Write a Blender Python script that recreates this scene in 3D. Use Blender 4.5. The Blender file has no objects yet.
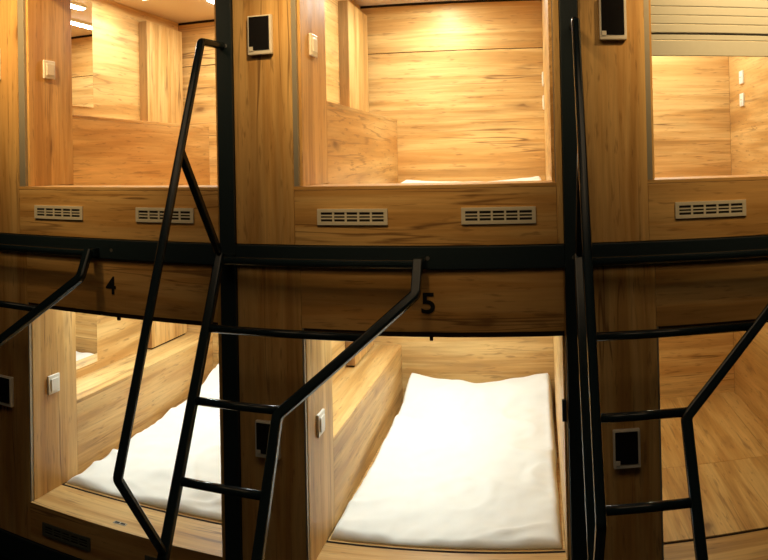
import bpy, bmesh, math, random
from mathutils import Vector, Matrix
random.seed(7)
sc = bpy.context.scene
COL = sc.collection

# ------------------------------------------------------------------ camera (the photo is a phone panorama: cylindrical lens)
F = 744.93
cd = bpy.data.cameras.new('camera'); cam = bpy.data.objects.new('camera', cd); COL.objects.link(cam)
cd.type = 'PANO'
cd.panorama_type = 'CENTRAL_CYLINDRICAL'
cd.central_cylindrical_range_u_min = -384 / F
cd.central_cylindrical_range_u_max = 384 / F
cd.central_cylindrical_range_v_min = (152.465 - 560) / F
cd.central_cylindrical_range_v_max = 152.465 / F
cd.central_cylindrical_radius = 1.0
R = Matrix(((0.9788541355971899, -0.20328247051467502, 0.022821446179602065),
            (0.20347065550776894, 0.9790612440221317, -0.006226780956053355),
            (-0.021077798070885063, 0.01073860490408955, 0.9997201652428528)))
m3 = Matrix((R.col[0], R.col[2], -R.col[1])).transposed()
cam.matrix_world = Matrix.Translation((1.0003, -2.25365, 2.04743)) @ m3.to_4x4()
cd.clip_start = 0.01
sc.camera = cam

# ------------------------------------------------------------------ world, exposure
w = bpy.data.worlds.new('room_air'); sc.world = w; w.use_nodes = True
w.node_tree.nodes['Background'].inputs[0].default_value = (0.05, 0.045, 0.04, 1)
w.node_tree.nodes['Background'].inputs[1].default_value = 0.12
sc.view_settings.view_transform = 'Standard'
sc.view_settings.look = 'None'
sc.view_settings.gamma = 1
sc.view_settings.exposure = 0.0
sc.view_settings.use_curve_mapping = False
sc.cycles.use_denoising = True
sc.cycles.max_bounces = 10
sc.cycles.diffuse_bounces = 6
sc.cycles.sample_clamp_indirect = 6

# ------------------------------------------------------------------ materials
def new_mat(name):
    m = bpy.data.materials.new(name); m.use_nodes = True
    nt = m.node_tree; b = nt.nodes['Principled BSDF']
    return m, nt, b

def plain(name, col, rough=.5, metal=0, spec=.5, noise=0, scale=40, bump=0):
    m, nt, b = new_mat(name)
    b.inputs['Base Color'].default_value = (*col, 1)
    b.inputs['Roughness'].default_value = rough
    b.inputs['Metallic'].default_value = metal
    b.inputs['Specular IOR Level'].default_value = spec
    tc = nt.nodes.new('ShaderNodeTexCoord'); n = nt.nodes.new('ShaderNodeTexNoise')
    n.inputs['Scale'].default_value = scale; n.inputs['Detail'].default_value = 3
    nt.links.new(tc.outputs['Object'], n.inputs['Vector'])
    mr = nt.nodes.new('ShaderNodeMapRange')
    mr.inputs['To Min'].default_value = max(0, rough - .06 - noise); mr.inputs['To Max'].default_value = min(1, rough + .06 + noise)
    nt.links.new(n.outputs['Fac'], mr.inputs['Value']); nt.links.new(mr.outputs['Result'], b.inputs['Roughness'])
    if noise:
        mx = nt.nodes.new('ShaderNodeMix'); mx.data_type = 'RGBA'
        mx.inputs['A'].default_value = (*[c * (1 - noise) for c in col], 1)
        mx.inputs['B'].default_value = (*[min(1, c * (1 + noise)) for c in col], 1)
        nt.links.new(n.outputs['Fac'], mx.inputs['Factor']); nt.links.new(mx.outputs['Result'], b.inputs['Base Color'])
    if bump:
        bp = nt.nodes.new('ShaderNodeBump'); bp.inputs['Strength'].default_value = bump; bp.inputs['Distance'].default_value = .01
        nt.links.new(n.outputs['Fac'], bp.inputs['Height']); nt.links.new(bp.outputs['Normal'], b.inputs['Normal'])
    return m

def wood(name, axis, crack=.85, light=(.70, .465, .185), mid=(.56, .325, .105), dark=(.17, .08, .026), rough=.42):
    m, nt, b = new_mat(name); N = nt.nodes; L = nt.links
    tc = N.new('ShaderNodeTexCoord'); oi = N.new('ShaderNodeObjectInfo')
    mul = N.new('ShaderNodeVectorMath'); mul.operation = 'MULTIPLY_ADD'
    comb = N.new('ShaderNodeCombineXYZ')
    for k in range(3): L.new(oi.outputs['Random'], comb.inputs[k])
    mul.inputs[1].default_value = (37, 53, 41)
    L.new(comb.outputs[0], mul.inputs[0]); L.new(tc.outputs['Object'], mul.inputs[2])
    def mapped(along, across):
        mp = N.new('ShaderNodeMapping'); s = [across] * 3; s[axis] = along
        mp.inputs['Scale'].default_value = s; L.new(mul.outputs[0], mp.inputs['Vector']); return mp
    def noise(along, across, detail, dist=0, rough_=.55):
        mp = mapped(along, across); n = N.new('ShaderNodeTexNoise')
        n.inputs['Scale'].default_value = 1; n.inputs['Detail'].default_value = detail
        n.inputs['Distortion'].default_value = dist; n.inputs['Roughness'].default_value = rough_
        L.new(mp.outputs[0], n.inputs['Vector']); return n.outputs['Fac']
    def ramp(src, stops):
        r = N.new('ShaderNodeValToRGB'); L.new(src, r.inputs[0])
        e = r.color_ramp.elements
        while len(e) < len(stops): e.new(.5)
        for el, (p, c) in zip(e, stops): el.position = p; el.color = (*c, 1) if len(c) == 3 else c
        return r.outputs[0]
    def mix(fac, a, bb, mode='MIX'):
        x = N.new('ShaderNodeMix'); x.data_type = 'RGBA'; x.blend_type = mode
        for key, v in (('Factor', fac), ('A', a), ('B', bb)):
            if isinstance(v, (int, float)): x.inputs[key].default_value = v
            elif isinstance(v, tuple): x.inputs[key].default_value = (*v, 1)
            else: L.new(v, x.inputs[key])
        return x.outputs['Result']
    g1 = noise(1.1, 17, 6, .55)
    base = ramp(g1, [(.26, tuple(.55 * a + .45 * c for a, c in zip(mid, dark))), (.43, mid), (.57, light), (.8, tuple(min(1, c * 1.10) for c in light))])
    fine = ramp(noise(3.5, 95, 4, .3, .65), [(.3, (.78, .76, .74)), (.7, (1.10, 1.10, 1.10))])
    base = mix(.8, base, fine, 'MULTIPLY')
    patch = ramp(noise(.9, 3.2, 3, .3), [(.45, (0, 0, 0)), (.7, (.55, .55, .55))])
    base = mix(patch, base, tuple(m_ * k_ for m_, k_ in zip(mid, (.98, .84, .70))))
    fleck = ramp(noise(9, 70, 2, .2, .7), [(.30, (.45, .45, .45)), (.40, (0, 0, 0))])
    base = mix(fleck, base, dark)
    streak = ramp(noise(.55, 7.5, 4, .4, .6), [(.56, (0, 0, 0)), (.74, (.62, .62, .62))])
    base = mix(streak, base, tuple(a * .6 + c * .3 for a, c in zip(dark, mid)))
    # long dark drying cracks
    crk = ramp(noise(.5, 11, 3, .2, .55), [(.486, (0, 0, 0)), (.498, (1, 1, 1)), (.502, (1, 1, 1)), (.514, (0, 0, 0))])
    msk = ramp(noise(1.6, 6, 2, .3), [(.50, (0, 0, 0)), (.60, (1, 1, 1))])
    c2 = mix(1.0, crk, msk, 'MULTIPLY')
    sc_ = N.new('ShaderNodeMath'); sc_.operation = 'MULTIPLY'; sc_.inputs[1].default_value = crack
    L.new(c2, sc_.inputs[0])
    base = mix(sc_.outputs[0], base, dark)
    # knots
    mpk = mapped(1.9, 5.6); dn = N.new('ShaderNodeTexNoise'); dn.inputs['Scale'].default_value = 3.0; L.new(mpk.outputs[0], dn.inputs['Vector'])
    va = N.new('ShaderNodeVectorMath'); va.operation = 'MULTIPLY_ADD'; va.inputs[1].default_value = (.35, .35, .35); L.new(dn.outputs['Color'], va.inputs[0]); L.new(mpk.outputs[0], va.inputs[2])
    v = N.new('ShaderNodeTexVoronoi'); v.inputs['Scale'].default_value = 1
    v.inputs['Randomness'].default_value = 1; L.new(va.outputs[0], v.inputs['Vector'])
    kn = ramp(v.outputs['Distance'], [(0, (.9, .9, .9)), (.05, (.75, .75, .75)), (.09, (.3, .3, .3)), (.19, (0, 0, 0))])
    base = mix(kn, base, dark)
    L.new(base, b.inputs['Base Color'])
    rr = N.new('ShaderNodeMapRange'); rr.inputs['To Min'].default_value = rough - .06; rr.inputs['To Max'].default_value = rough + .12
    L.new(g1, rr.inputs['Value']); L.new(rr.outputs[0], b.inputs['Roughness'])
    bp = N.new('ShaderNodeBump'); bp.inputs['Strength'].default_value = .12; bp.inputs['Distance'].default_value = .002
    L.new(g1, bp.inputs['Height']); L.new(bp.outputs[0], b.inputs['Normal'])
    b.inputs['Specular IOR Level'].default_value = .35
    return m

def emit(name, col, s):
    m, nt, b = new_mat(name)
    b.inputs['Base Color'].default_value = (*col, 1)
    b.inputs['Emission Color'].default_value = (*col, 1); b.inputs['Emission Strength'].default_value = s
    return m

WDK = wood('oak_shaded_edge', 2, .6, (.36, .20, .07), (.28, .15, .05), (.12, .06, .02))  # darker oak with the shade of the cabinet front in its colour
CEIL = plain('pale_ceiling_laminate', (.70, .58, .46), .35, 0, .5, .03, 4)
WX, WY, WZ = wood('oak_grain_across', 0), wood('oak_grain_deep', 1, .5), wood('oak_grain_up', 2)
STEEL = plain('black_powder_coat', (.013, .025, .034), .40, 0, .4, .05, 300)
LADDER = plain('black_gloss_tube', (.011, .022, .031), .2, 0, .35, .0, 6)
DARK = plain('black_void', (.006, .006, .006), .8)
ALU = plain('vent_grey_metal', (.66, .63, .52), .5, .0, .5, .05, 60)
VENTD = plain('dark_vent_grey', (.10, .11, .09), .55, 0, .4, .05, 60)  # darker grey for the lower vents
TRACK = plain('grey_track', (.34, .32, .26), .45, .3, .5, .05, 60)
WHITE = plain('white_plastic', (.80, .78, .70), .35, 0, .5, .02)
GLASS = plain('black_glass', (.012, .012, .014), .12)
SLAT = plain('sage_slat', (.44, .46, .42), .55, 0, .3, .04, 60)
MIRROR = plain('mirror_silver', (.93, .93, .92), .0, 1); 
MIRROR.node_tree.links.clear(); _p = MIRROR.node_tree.nodes['Principled BSDF']; _p.inputs['Roughness'].default_value = .01
MIRROR.node_tree.links.new(_p.outputs[0], MIRROR.node_tree.nodes['Material Output'].inputs[0])
CLOTH = plain('white_cotton', (.86, .87, .84), .9, 0, .1, .01, 25, .05)
CLOTH.node_tree.nodes['Principled BSDF'].inputs['Sheen Weight'].default_value = .1
BOLT = plain('zinc_bolt', (.55, .55, .52), .3, .9)
EDGE = plain('dark_gap_shade_and_trim', (.02, .012, .007), .9, 0, .08)  # near-black for joints, blind trim and the painted shade under cabinets
NUM = plain('black_vinyl', (.008, .008, .008), .5)
PAINT = plain('dark_wall_paint', (.08, .065, .05), .8, 0, .3, .08, 12)
FLOORM = plain('dark_floor_vinyl', (.022, .020, .020), .5, 0, .4, .1, 18)

# ------------------------------------------------------------------ mesh helpers
def box(bm, x0, x1, y0, y1, z0, z1, bev=.0015):
    vs = [bm.verts.new((x, y, z)) for x in (x0, x1) for y in (y0, y1) for z in (z0, z1)]
    fs = [(0, 1, 3, 2), (4, 6, 7, 5), (0, 4, 5, 1), (2, 3, 7, 6), (0, 2, 6, 4), (1, 5, 7, 3)]
    faces = [bm.faces.new([vs[i] for i in f]) for f in fs]
    if bev:
        es = list({e for f in faces for e in f.edges})
        bmesh.ops.bevel(bm, geom=es, offset=bev, segments=2, affect='EDGES', profile=.6)
    return bm

def B(*a, **k): return box(bmesh.new(), *a, **k)

def obj(name, bm, mat, parent=None, loc=(0, 0, 0), smooth=False, label=None):
    bmesh.ops.recalc_face_normals(bm, faces=bm.faces[:])
    me = bpy.data.meshes.new(name); bm.to_mesh(me); bm.free(); me.materials.append(mat)
    if smooth:
        for p in me.polygons: p.use_smooth = True
    o = bpy.data.objects.new(name, me); COL.objects.link(o); o.location = loc
    if parent: o.parent = parent
    if label: o['label'] = label
    return o

def thing(name, label, cat, loc, group=None):
    o = bpy.data.objects.new(name, None); COL.objects.link(o); o.location = loc; o.empty_display_size = .1
    o['label'] = label; o['category'] = cat
    if group: o['group'] = group
    return o

def tag(o, label, cat, group=None):
    o['label'] = label; o['category'] = cat
    if group: o['group'] = group

def struct(name, bm, mat):
    o = obj(name, bm, mat); o['kind'] = 'structure'; return o

def cyl(bm, p0, p1, r, seg=20, caps=True):
    p0, p1 = Vector(p0), Vector(p1); d = (p1 - p0).normalized()
    u = d.orthogonal().normalized(); v = d.cross(u)
    rings = [[bm.verts.new(p + r * (math.cos(a) * u + math.sin(a) * v)) for a in [2 * math.pi * i / seg for i in range(seg)]] for p in (p0, p1)]
    for i in range(seg): bm.faces.new((rings[0][i], rings[0][(i + 1) % seg], rings[1][(i + 1) % seg], rings[1][i]))
    if caps:
        bm.faces.new(rings[0]); bm.faces.new(rings[1])
    return bm

def tube_path(bm, pts, a, b, side=Vector((1, 0, 0)), rnd=.25, bend=.02):
    """Rounded rectangular tube (a along 'side', b across) following pts with mitred, slightly rounded bends."""
    P = [Vector(p) for p in pts]; Q = [P[0]]
    for i in range(1, len(P) - 1):
        d0 = (P[i] - P[i - 1]); d1 = (P[i + 1] - P[i]); t = min(bend, d0.length * .4, d1.length * .4)
        s, e = P[i] - d0.normalized() * t, P[i] + d1.normalized() * t
        for k in range(5):
            f = k / 4; Q.append((1 - f) ** 2 * s + 2 * f * (1 - f) * P[i] + f * f * e)
    Q.append(P[-1])
    prof = []
    r = min(a, b) * rnd
    for cx_, cy_, a0 in ((a / 2 - r, b / 2 - r, 0), (-a / 2 + r, b / 2 - r, 90), (-a / 2 + r, -b / 2 + r, 180), (a / 2 - r, -b / 2 + r, 270)):
        for k in range(4):
            an = math.radians(a0 + 30 * k); prof.append((cx_ + r * math.cos(an), cy_ + r * math.sin(an)))
    rings = []
    for i, q in enumerate(Q):
        t = ((Q[min(i + 1, len(Q) - 1)] - Q[max(i - 1, 0)])).normalized()
        n = t.cross(side).normalized(); s = n.cross(t).normalized()
        rings.append([bm.verts.new(q + s * x + n * y) for x, y in prof])
    m = len(prof)
    for r0, r1 in zip(rings, rings[1:]):
        for i in range(m): bm.faces.new((r0[i], r0[(i + 1) % m], r1[(i + 1) % m], r1[i]))
    bm.faces.new(rings[0]); bm.faces.new(rings[-1])
    return bm

# ------------------------------------------------------------------ room shell (floor z = 0.30)
FZ, CZ = .30, 3.16
struct('floor', B(-3.0, 4.2, -3.4, 1.9, FZ - .05, FZ, bev=0), FLOORM)
struct('ceiling', B(-3.0, 4.2, -3.4, 1.9, CZ, CZ + .05, bev=0), PAINT)
struct('wall_front', B(-3.0, 4.2, 1.86, 1.92, FZ, CZ, bev=0), PAINT)
struct('wall_back', B(-3.0, 4.2, -3.46, -3.4, FZ, CZ, bev=0), PAINT)
struct('wall_left', B(-3.06, -3.0, -3.4, 1.86, FZ, CZ, bev=0), PAINT)
struct('wall_right', B(4.2, 4.26, -3.4, 1.86, FZ, CZ, bev=0), PAINT)

# corridor ceiling spotlights (the room's own light), aimed at the upper pods
def corridor_spot(x, label, power):
    t = thing('corridor_spotlight', label, 'ceiling spotlight', (x, -.78, CZ), 'corridor spotlights')
    aim = Vector((0, 1.0, -.55)).normalized(); c = Vector((0, 0, -.13))
    bm = bmesh.new(); cyl(bm, (0, 0, 0), (0, 0, -.02), .05, 28); obj('ceiling_rose', bm, STEEL, t)
    bm = bmesh.new(); cyl(bm, (0, 0, -.02), (0, 0, -.12), .009, 14); obj('stem', bm, STEEL, t)
    bm = bmesh.new(); cyl(bm, c - aim * .07, c + aim * .07, .038, 28); obj('lamp_housing', bm, STEEL, t)
    bm = bmesh.new(); cyl(bm, c + aim * .0702, c + aim * .074, .032, 28); obj('lens', bm, emit('warm_lens', (1, .75, .45), 6), t)
    ld = bpy.data.lights.new('spot_glow', 'SPOT'); ld.energy = power; ld.color = SPOTC; ld.spot_size = math.radians(82); ld.spot_blend = 1; ld.shadow_soft_size = .045
    lo = bpy.data.objects.new('spot_glow', ld); COL.objects.link(lo); lo.parent = t; lo.location = c + aim * .112
    lo.rotation_euler = aim.to_track_quat('-Z', 'Y').to_euler()
SPOTC = (1, .63, .26)
corridor_spot(-.62, 'black ceiling spotlight aimed at the upper left pod', 84)
corridor_spot(.55, 'black ceiling spotlight aimed at the upper middle pod', 68)
corridor_spot(1.75, 'black ceiling spotlight aimed at the upper right pod', 74)
def fill_panel(x, label):  # added unseen panel, soft fill for the lower pod fronts
    t = thing('added_fill_panel', label, 'added fill light', (x, -1.25, CZ), 'added fill panels over the corridor')
    obj('panel_frame', B(-.62, .62, -.42, .42, -.03, 0, bev=.003), WHITE, t)
    obj('panel_diffuser', B(-.60, .60, -.40, .40, -.034, -.0295, bev=.001), emit('panel_fill_glow', (1, .75, .48), .6), t)
    ld = bpy.data.lights.new('panel_fill_light', 'AREA'); ld.shape = 'RECTANGLE'; ld.size = 1.18; ld.size_y = .78; ld.energy = 2.3; ld.color = (1, .68, .36)
    lo = bpy.data.objects.new('panel_fill_light', ld); COL.objects.link(lo); lo.parent = t; lo.location = (0, 0, -.037)
fill_panel(-.2, 'dim warm fill panel added out of view over the left half of the corridor')
fill_panel(1.4, 'dim warm fill panel added out of view over the right half of the corridor')

# ------------------------------------------------------------------ steel frame
P = 1.10
Z_BT, Z_BB = 1.782, 1.713          # beam between the storeys
POST = {-1: -1.10, 0: 0.006, 1: 1.106, 2: 2.206}
PW = .0275
fr = thing('steel_frame', 'black steel frame of posts and beams holding the wooden sleeping pods', 'frame', (0, 0, FZ))
def bolt(p, parent, z0):
    bm = bmesh.new(); cyl(bm, (p[0], p[1] + .004, p[2] - z0), (p[0], p[1] - .0004, p[2] - z0), .0065, 24)
    obj('bolt', bm, BOLT, parent)
posts = {}
for k, x in POST.items():
    posts[k] = obj('post', B(x - PW, x + PW, -.012, .05, 0, CZ - FZ, bev=.003), STEEL, fr)
beams = {}
for k in (-1, 0, 1):
    x0, x1 = POST[k] + PW, POST[k + 1] - PW
    beams[k] = obj('beam', B(x0, x1, -.012, .05, Z_BB - FZ, Z_BT - FZ, bev=.003), STEEL, fr)
    obj('beam', B(x0, x1, -.012, .05, .50 - FZ, .60 - FZ, bev=.003), STEEL, fr)
    obj('beam', B(x0, x1, -.012, .05, 2.98 - FZ, 3.07 - FZ, bev=.003), STEEL, fr)
bolt((POST[0] + .006, -.012, 2.435), posts[0], FZ); bolt((POST[1] + .0, -.012, 1.743), posts[1], FZ)
bolt((-.446, -.012, 1.745), beams[-1], FZ); bolt((.663, -.012, 1.747), beams[0], FZ)

# ------------------------------------------------------------------ sleeping pods
YB = 1.66
def vent(parent, x0, x1, z0, z1, frame_mat=ALU):
    bm = bmesh.new(); y0, y1 = -.006, .0
    e = .010; ez = .011
    box(bm, x0, x1, y0, y1, z1 - ez, z1, bev=.001); box(bm, x0, x1, y0, y1, z0, z0 + ez, bev=.001)
    box(bm, x0, x0 + e + .002, y0, y1, z0 + ez, z1 - ez, bev=0); box(bm, x1 - e - .002, x1, y0, y1, z0 + ez, z1 - ez, bev=0)
    W = (x1 - x0 - 2 * e - .004); 
    for i in range(1, 5):
        c = x0 + e + .002 + W * i / 5; box(bm, c - .003, c + .003, y0, y1, z0 + ez, z1 - ez, bev=0)
    H = z1 - z0 - 2 * ez
    for i in (1, 2):
        c = z0 + ez + H * i / 3; box(bm, x0 + e, x1 - e, y0 + .0015, y1, c - .0022, c + .0022, bev=0)
    v = obj('vent', bm, frame_mat, parent, label='grey metal air vent with five by three slots')
    obj('vent_void', B(x0 + e, x1 - e, -.0022, -.0004, z0 + ez * .8, z1 - ez * .8, bev=0), DARK, v)

def reader(parent, cx, cz, w=.083, h=.128):
    r = obj('card_reader', B(cx - w / 2, cx + w / 2, -.020, -.001, cz - h / 2, cz + h / 2, bev=.004), WHITE, parent, label='white card reader with a black glass face')
    obj('glass_face', B(cx - w / 2 + .006, cx + w / 2 - .008, -.0225, -.019, cz - h / 2 + .014, cz + h / 2 - .005, bev=.001), GLASS, r)
    obj('indicator', B(cx - w / 2 + .006, cx - w / 2 + .020, -.0235, -.0222, cz - h / 2 + .012, cz - h / 2 + .026, bev=.0005), WHITE, r)

def switch(parent, x, y, z, s=.074, label=None, rocker=True, d=1):
    o = obj('light_switch' if rocker else 'power_socket', B(min(x, x + d * .009), max(x, x + d * .009), y - s / 2, y + s / 2, z - s / 2, z + s / 2, bev=.003), WHITE, parent)
    if rocker:
        obj('rocker', B(x + .008, x + .0135, y - s * .32, y + s * .32, z - s * .32, z + s * .32, bev=.002), WHITE, o)
    else:
        bm = bmesh.new(); cyl(bm, (x + d * .0085, y, z), (x + d * .0105, y, z), s * .3, 24); obj('socket_well', bm, WHITE, o)
        bm = bmesh.new()
        for s_ in (-1, 1): cyl(bm, (x + d * .010, y + s_ * .0095, z), (x + d * .0112, y + s_ * .0095, z), .0028, 10)
        obj('socket_hole', bm, DARK, o)

def pod(k, upper, label, lamp, lampcol, rw=1.045, xr=1.058, vdx=0, rdx=.136, blind=None, number=None):
    X = k * P
    x0, x1 = POST[k] + PW + .0015 - X, POST[k + 1] - PW - .0015 - X
    if upper: zb, zt, zs, zo, zf, zc, bt = 1.784, 2.975, 1.970, 2.78, 1.885, 2.885, 2.265
    else:     zb, zt, zs, zo, zf, zc, bt = .602, 1.711, .749, 1.520, .7465, 1.672, 1.062
    t = thing('sleeping_pod', label, 'sleeping pod', (X, 0, zb), 'wooden sleeping pods in two storeys')
    def A(name, x0_, x1_, y0_, y1_, z0_, z1_, mat, bev=.0015, par=None, label=None):
        return obj(name, B(x0_, x1_, y0_, y1_, z0_ - zb, z1_ - zb, bev=bev), mat, par or t, label=label)
    xo = (.222 if k < 0 else .237) if upper else .254; tw = (.030 if k < 0 else .016) if upper else .006
    A('front_stile', x0, xo, 0, .018, zb, zt, WZ)
    A('front_stile', xr, x1, 0, .018, zb, zt, WZ)
    A('bottom_rail', xo + .0006, xr - .0006, 0, .018, zb, zs - .012 if upper else zs - .004, WX)
    A('header_panel', xo + .0006, xr - .0006, 0, .018, zo, zt, WX)
    if upper:
        A('sill', xo, xr, -.001, .205, zs - .0115, zs, WX)
        A('sill_board', xo + tw + .003, rw, .19, .205, zf, zs - .012, WX)
    else:
        A('sill', xo, xr, -.001, .1955, zs - .004, zs, WX)
        A('sill_gap_strip', xo + tw + .003, rw, .1957, .2122, zs - .012, zs - .0025, EDGE, bev=0)  # near-black strip along the gap behind the sill
    ws = .262
    # side board with the switch, shelf box, niche
    A('switch_board', ws - .016, ws, .0185, .31, zs + .0006, zc, WZ)
    A('guide_track', xo, xo + tw, .002, .050, zs, zo, TRACK, bev=.0008, label='grey blind track up the left of the opening')
    A('guide_track', xr - .004, xr, .0185, .040, zs, zo, TRACK, bev=.0008)
    A('niche_back', .050, .074, .02, YB, zf - .02, zc, WY)
    A('niche_cheek', .074, ws - .016, .295, .31, zs, zc, WX)
    sh = A('shelf_box', ws - .018, ws, .3105, YB, zf, bt - .016, WY)
    A('shelf_top', .074, ws, .3105, YB, bt - .0155, bt, WY, par=t)
    cg = .016 if upper else .010
    cab = A('niche_cabinet', .074, .122, 1.20, 1.61, bt + cg, (2.82 if upper else 1.62), WZ)
    A('cabinet_edge', .0745, .1205, 1.196, 1.1998, bt + cg, (2.819 if upper else 1.619), WDK, bev=0, par=cab)  # thin front sheet, its shade painted in as darker oak
    A('cabinet_gap_shade', .074, .112, 1.215, 1.60, bt, bt + cg - .0005, EDGE, bev=0, par=t)  # dark block paints the shadow in the gap under the cabinet
    mr = A('mirror', .074, .0785, .35, .742, bt + (.065 if upper else .042), (2.845 if upper else 1.63), MIRROR, bev=.0008, label='frameless mirror on the niche wall')
    # floor, walls, ceiling
    if upper or k != 1:
        A('floor_board', ws, rw, .212, YB, zf - .018, zf, WX)
    else:
        A('floor_board', ws, rw, .213, .790, zf - .005, zs, WY); A('floor_board', ws, 1.95 - X, .792, YB, zf - .005, zs, WY)
        A('floor_board', 1.952 - X, rw, .792, YB, zf - .005, zs, WY)
    zq = bt + .355
    A('back_board', .074, rw, YB, YB + .018, zf - .02, min(zq, zc), WX)
    if zq + .004 < zc:
        A('back_board', .074, rw, YB, YB + .018, zq + .004, zc - .014, WX)
        A('back_board_gap', .074, rw, YB + .005, YB + .018, zq, zq + .004, EDGE, bev=0)
        A('ceiling_gap', .074, rw, YB + .004, YB + .018, zc - .014, zc, EDGE, bev=0)
    A('side_wall', rw, rw + .011, .0185, YB, zf - .02, zc, WY)
    A('pod_ceiling', .050, rw + .011, .02, YB + .018, zc, zc + .015, CEIL)
    # lamp on the ceiling
    for lx, ya, yb_ in ((.27, .66, .95), (.53, 1.12, 1.50)) if upper else ((.40, .30, .75), (.53, 1.05, 1.45)):
        body = A('pod_lamp', lx - .022, lx + .022, ya, yb_, zc - .014, zc, WHITE)
        A('lamp_diffuser', lx - .017, lx + .017, ya + .008, yb_ - .008, zc - .019, zc - .0135, emit('lamp_glow', lampcol, lamp), bev=.002, par=body)
        ld = bpy.data.lights.new('pod_light', 'AREA'); ld.shape = 'RECTANGLE'; ld.size = .035; ld.size_y = yb_ - ya - .03; ld.energy = lamp * ((.62 if lx > .4 else .38) if upper else (.55 if lx > .45 else .45)); ld.color = lampcol
        lo = bpy.data.objects.new('pod_light', ld); COL.objects.link(lo); lo.parent = body; lo.location = (lx, (ya + yb_) / 2, zc - .021 - zb)
    # fittings
    switch(t, ws, .145, (2.44 if upper else 1.172) - zb)
    for zz in ((2.43, 2.315) if upper else (1.295,)):
        if upper or k == 0: switch(t, rw, 1.40, zz - zb, .066, rocker=False, d=-1)
    reader(t, rdx, (2.461 if upper else 1.160) - zb, h=.128 if upper else .116)
    if upper:
        for a in (.314, .768): vent(t, a + vdx, a + vdx + .226, 1.848 - zb, 1.899 - zb)
    else:
        for a in (.317, .768): vent(t, a, a + .22, .642 - zb, .690 - zb, VENTD)
    if not upper and k == 0: A('latch', 1.060, 1.0735, .003, .017, 1.245, 1.31, STEEL)
    # roller blind
    if blind is not None:
        bl = bpy.data.objects.new('roller_blind', None); COL.objects.link(bl); bl.parent = t; bl['label'] = 'sage slatted blind pulled part way down'
        y0_, y1_ = .024, .034
        z = blind
        A('blind_bar', xo + tw + .001, xr - .011, y0_ - .002, y1_, z - .0, z + .048, SLAT, bev=.002, par=bl)
        A('blind_bar', xo + tw + .001, xr - .011, y0_, y1_, z + .050, z + .066, SLAT, bev=.002, par=bl)
        A('blind_gap', xo + tw + .001, xr - .011, y0_ + .004, y1_, z + .066, z + .072, DARK, bev=0, par=bl)
        z += .072
        while z < zo + .03:
            bm = bmesh.new(); box(bm, xo + tw + .001, xr - .011, y0_, y1_, z - zb + .0006, z + .0268 - zb, bev=.0028); obj('slat', bm, SLAT, bl); z += .0275
    if not upper:
        bb = A('blind_bar', xo + tw + .001, xr - .002, .0, .028, zo - .015, zo - .0005, EDGE, par=t, label='dark end bar of the rolled-up blind')
        mx = .666
        A('catch', mx - .005, mx + .005, .008, .020, zo - .028, zo - .0155, EDGE, bev=.001, par=bb)
        mx = .637
        sl = A('catch_plate', mx - .026, mx + .026, .036, .054, zs, zs + .0015, TRACK, bev=.0005)
        for s_ in (-1, 1): A('catch_slot', mx + s_ * .012 - .009, mx + s_ * .012 + .009, .040, .050, zs + .0012, zs + .002, DARK, bev=0, par=sl)
    if number:
        cu = bpy.data.curves.new('digit', 'FONT'); cu.body = number[0]; cu.size = .092; cu.extrude = .0008; cu.offset = .0016
        cu.align_x = 'CENTER'
        to = bpy.data.objects.new('tmp', cu); COL.objects.link(to)
        dg = bpy.context.evaluated_depsgraph_get(); me = bpy.data.meshes.new_from_object(to.evaluated_get(dg))
        bpy.data.objects.remove(to)
        me.materials.clear(); me.materials.append(NUM)
        zs_ = [v.co.y for v in me.vertices]; lo_, hi_ = min(zs_), max(zs_); f = .064 / (hi_ - lo_)
        xs_ = [v.co.x for v in me.vertices]; cx_ = (min(xs_) + max(xs_)) / 2; g = .042 / (max(xs_) - min(xs_))
        for v in me.vertices: v.co = Vector(((v.co.x - cx_) * g, -.0012 - v.co.z, (v.co.y - lo_) * f - .032))
        n = bpy.data.objects.new('pod_number', me); COL.objects.link(n); n.parent = t; n.location = (number[1], 0, number[2] - zb)
        n['label'] = 'black number ' + number[0]
    return t

WARM = (.93, 1, .88); WARM2 = (.88, 1, .97)
pod(-1, True, 'upper wooden sleeping pod at the left, mirror and cabinet in its side niche', 12.5, WARM, vdx=-.014, rdx=.095, xr=1.072, rw=1.06)
pod(0, True, 'upper wooden sleeping pod in the middle, open and brightly lit above pod 5', 12.5, WARM)
pod(1, True, 'upper wooden sleeping pod at the right, slatted blind pulled part way down', 12.5, WARM, rw=.945, vdx=.006, blind=2.353, rdx=.140)
pod(-1, False, 'lower wooden sleeping pod with black number 4 on its header', 10.2, WARM2, rdx=.140, xr=1.062, rw=1.055, number=('4', .643, 1.618))
pod(0, False, 'lower wooden sleeping pod with black number 5 on its header', 10.2, WARM2, xr=1.074, rw=1.066, number=('5', .660, 1.609))
pod(1, False, 'lower wooden sleeping pod at the right, dim with bare plank floor', 3.9, (1, .92, .60), rw=.935, rdx=.152)

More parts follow.
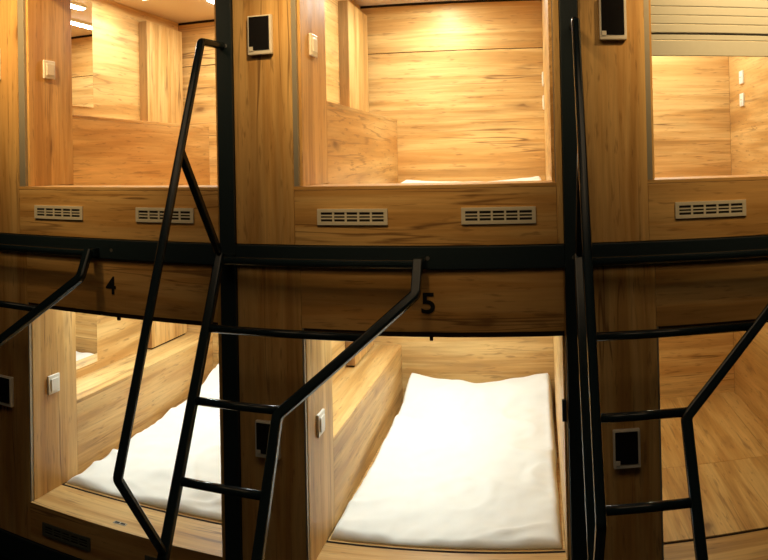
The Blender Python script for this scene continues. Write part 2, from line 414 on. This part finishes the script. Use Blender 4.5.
# ------------------------------------------------------------------ mattresses
def mattress(k, zf, label, x0=.268, x1=1.055, y0=.222, y1=1.645, h0=.016, h1=.17, seed=0, amp=.006, flap=True):
    from mathutils import noise as NZ
    X = k * P; nx, ny = 90, 130; W, H = x1 - x0, y1 - y0
    def edge(t_, w_): return 1 - max(0, 1 - t_ / w_) ** 2.6
    bm = bmesh.new(); top = {}; bot = {}
    for i in range(nx + 1):
        for j in range(ny + 1):
            u, v = i / nx, j / ny
            du, dv = min(u, 1 - u) * W, min(v, 1 - v) * H
            px, py = u * W, v * H
            # side edge pulled in and out a little, like stuffed bedding
            wob = .010 * NZ.noise(Vector((seed, v * 5.0, 1.3 if u < .5 else 7.7))) * abs(2 * u - 1) ** 6
            e = min(edge(du, .030), edge(dv, .022 if v < .5 else .04))
            back = max(0, (v - .80) / .20)
            th = h0 + (h1 - h0) * v ** 1.3 * .55 + (h1 - h0) * .45 * math.sin(min(1, back) * math.pi / 2)
            th -= .060 * back * max(0, math.cos((u - .5) * math.pi)) ** 1.2 * (1 if h1 > .08 else .4)
            p3 = Vector((px * 5.0 + seed, py * 5.0, seed))
            n = amp * NZ.noise(p3) + amp * .55 * NZ.noise(p3 * 2.7)
            rid = 1 - abs(NZ.noise(Vector((px * 3.2 + py * 2.2 + seed, py * 3.5 - px * 2, 4.2)))) * 5
            n += amp * 1.3 * max(0, rid) * (.3 + max(0, NZ.noise(Vector((px * 2, py * 2, seed + 9)))) * 2)
            fx, fy = px - W * .80, py - .07
            n += .010 * math.exp(-((fy - .35 * fx) / .018) ** 2 - (fx / .10) ** 2) * (1 if h1 > .08 else 0)
            n += .0022 * math.sin(py * 95 + seed) * math.exp(-min(px, W - px) / .03)
            z = max(.006, (th + n) * e + .006)
            top[i, j] = bm.verts.new((x0 + px + wob + .032 * v * (1 - u), y0 + py, z))
            if i in (0, nx) or j in (0, ny): bot[i, j] = bm.verts.new((x0 + px + wob + .032 * v * (1 - u), y0 + py, 0))
    for i in range(nx):
        for j in range(ny): bm.faces.new((top[i, j], top[i + 1, j], top[i + 1, j + 1], top[i, j + 1]))
    ring = [(i, 0) for i in range(nx)] + [(nx, j) for j in range(ny)] + [(i, ny) for i in range(nx, 0, -1)] + [(0, j) for j in range(ny, 0, -1)]
    for a, b in zip(ring, ring[1:] + ring[:1]): bm.faces.new((top[a], bot[a], bot[b], top[b]))
    bm.faces.new([bot[r] for r in ring])
    o = obj('mattress', bm, CLOTH, None, (X, 0, zf), smooth=True)
    tag(o, label, 'mattress', 'white covered mattresses in the pods')
    return o
mattress(-1, .7475, 'white covered mattress in the pod numbered 4', x1=1.038, seed=3.1, amp=.016)
mattress(0, .7475, 'white covered mattress in the pod numbered 5, back corners puffed up', seed=11.7, amp=.013, h1=.19, x1=1.055)
mattress(0, 1.886, 'sliver of white mattress seen over the sill of the upper middle pod', x1=1.03, seed=5.2, amp=.004, h0=.015, h1=.055)

# ------------------------------------------------------------------ ladders
def make_ladder(x, label):
    t = thing('bunk_ladder', label, 'ladder', (x, 0, FZ), 'black steel bunk ladders with handrails')
    def Z(p): return (p[0], p[1], p[2] - FZ)
    def yA(z): return -.060 - (1.745 - z) * .527
    s = .030
    bm = bmesh.new(); tube_path(bm, [Z((0, yA(1.755), 1.755)), Z((0, yA(FZ), FZ))], s, s * .95); obj('stringer', bm, LADDER, t)
    xt, xb = .640, .268
    bm = bmesh.new(); tube_path(bm, [Z((xt, -.055, 1.745)), Z((xt, yA(1.655) - .0, 1.655)), Z((xb, yA(1.335), 1.335)), Z((xb, yA(FZ), FZ))], s, s * .95, bend=.012); obj('stringer', bm, LADDER, t)
    bm = bmesh.new(); tube_path(bm, [Z((0, -.058, 1.735)), Z((xt, -.058, 1.735))], .026, .026, side=Vector((0, 1, 0)), rnd=.46); obj('top_bar', bm, LADDER, t)
    for xx in (.02, xt):
        obj('bracket', B(xx - .018, xx + .018, -.048, -.0126, 1.722 - FZ, 1.752 - FZ), LADDER, t)
    for z in (1.540, 1.347, 1.150, .955, .760, .565):
        xe = xb if z < 1.34 else xb + (xt - xb) * (z - 1.335) / .32
        bm = bmesh.new(); cyl(bm, Z((.008, yA(z), z)), Z((xe - .008, yA(z), z)), .0125, 20); r = obj('rung', bm, LADDER, t, smooth=False)
        for p in r.data.polygons: p.use_smooth = len(p.vertices) == 4
    bm = bmesh.new(); tube_path(bm, [Z((0, -.0136, 2.436)), Z((0, -.170, 2.428)), Z((0, -.690, 1.272)), Z((0, yA(.985), .985))], .024, .024, bend=.008, rnd=.4); obj('handrail', bm, LADDER, t)
    bm = bmesh.new(); tube_path(bm, [Z((0, -.322, 2.085)), Z((0, -.072, 1.768))], .022, .024); obj('brace', bm, LADDER, t)
    return t
def copy_tree(o, x, label):
    r = o.copy(); COL.objects.link(r); r.location.x = x; r['label'] = label
    for ch in o.children:
        c = ch.copy(); COL.objects.link(c); c.parent = r
    return r
l0 = make_ladder(0.0, 'black steel ladder with handrail between the pods numbered 4 and 5')
copy_tree(l0, -1.155, 'black steel ladder at the far left, only its bent stringer showing')
copy_tree(l0, 1.118, 'black steel ladder at the right, seen almost edge on beside pod 5')
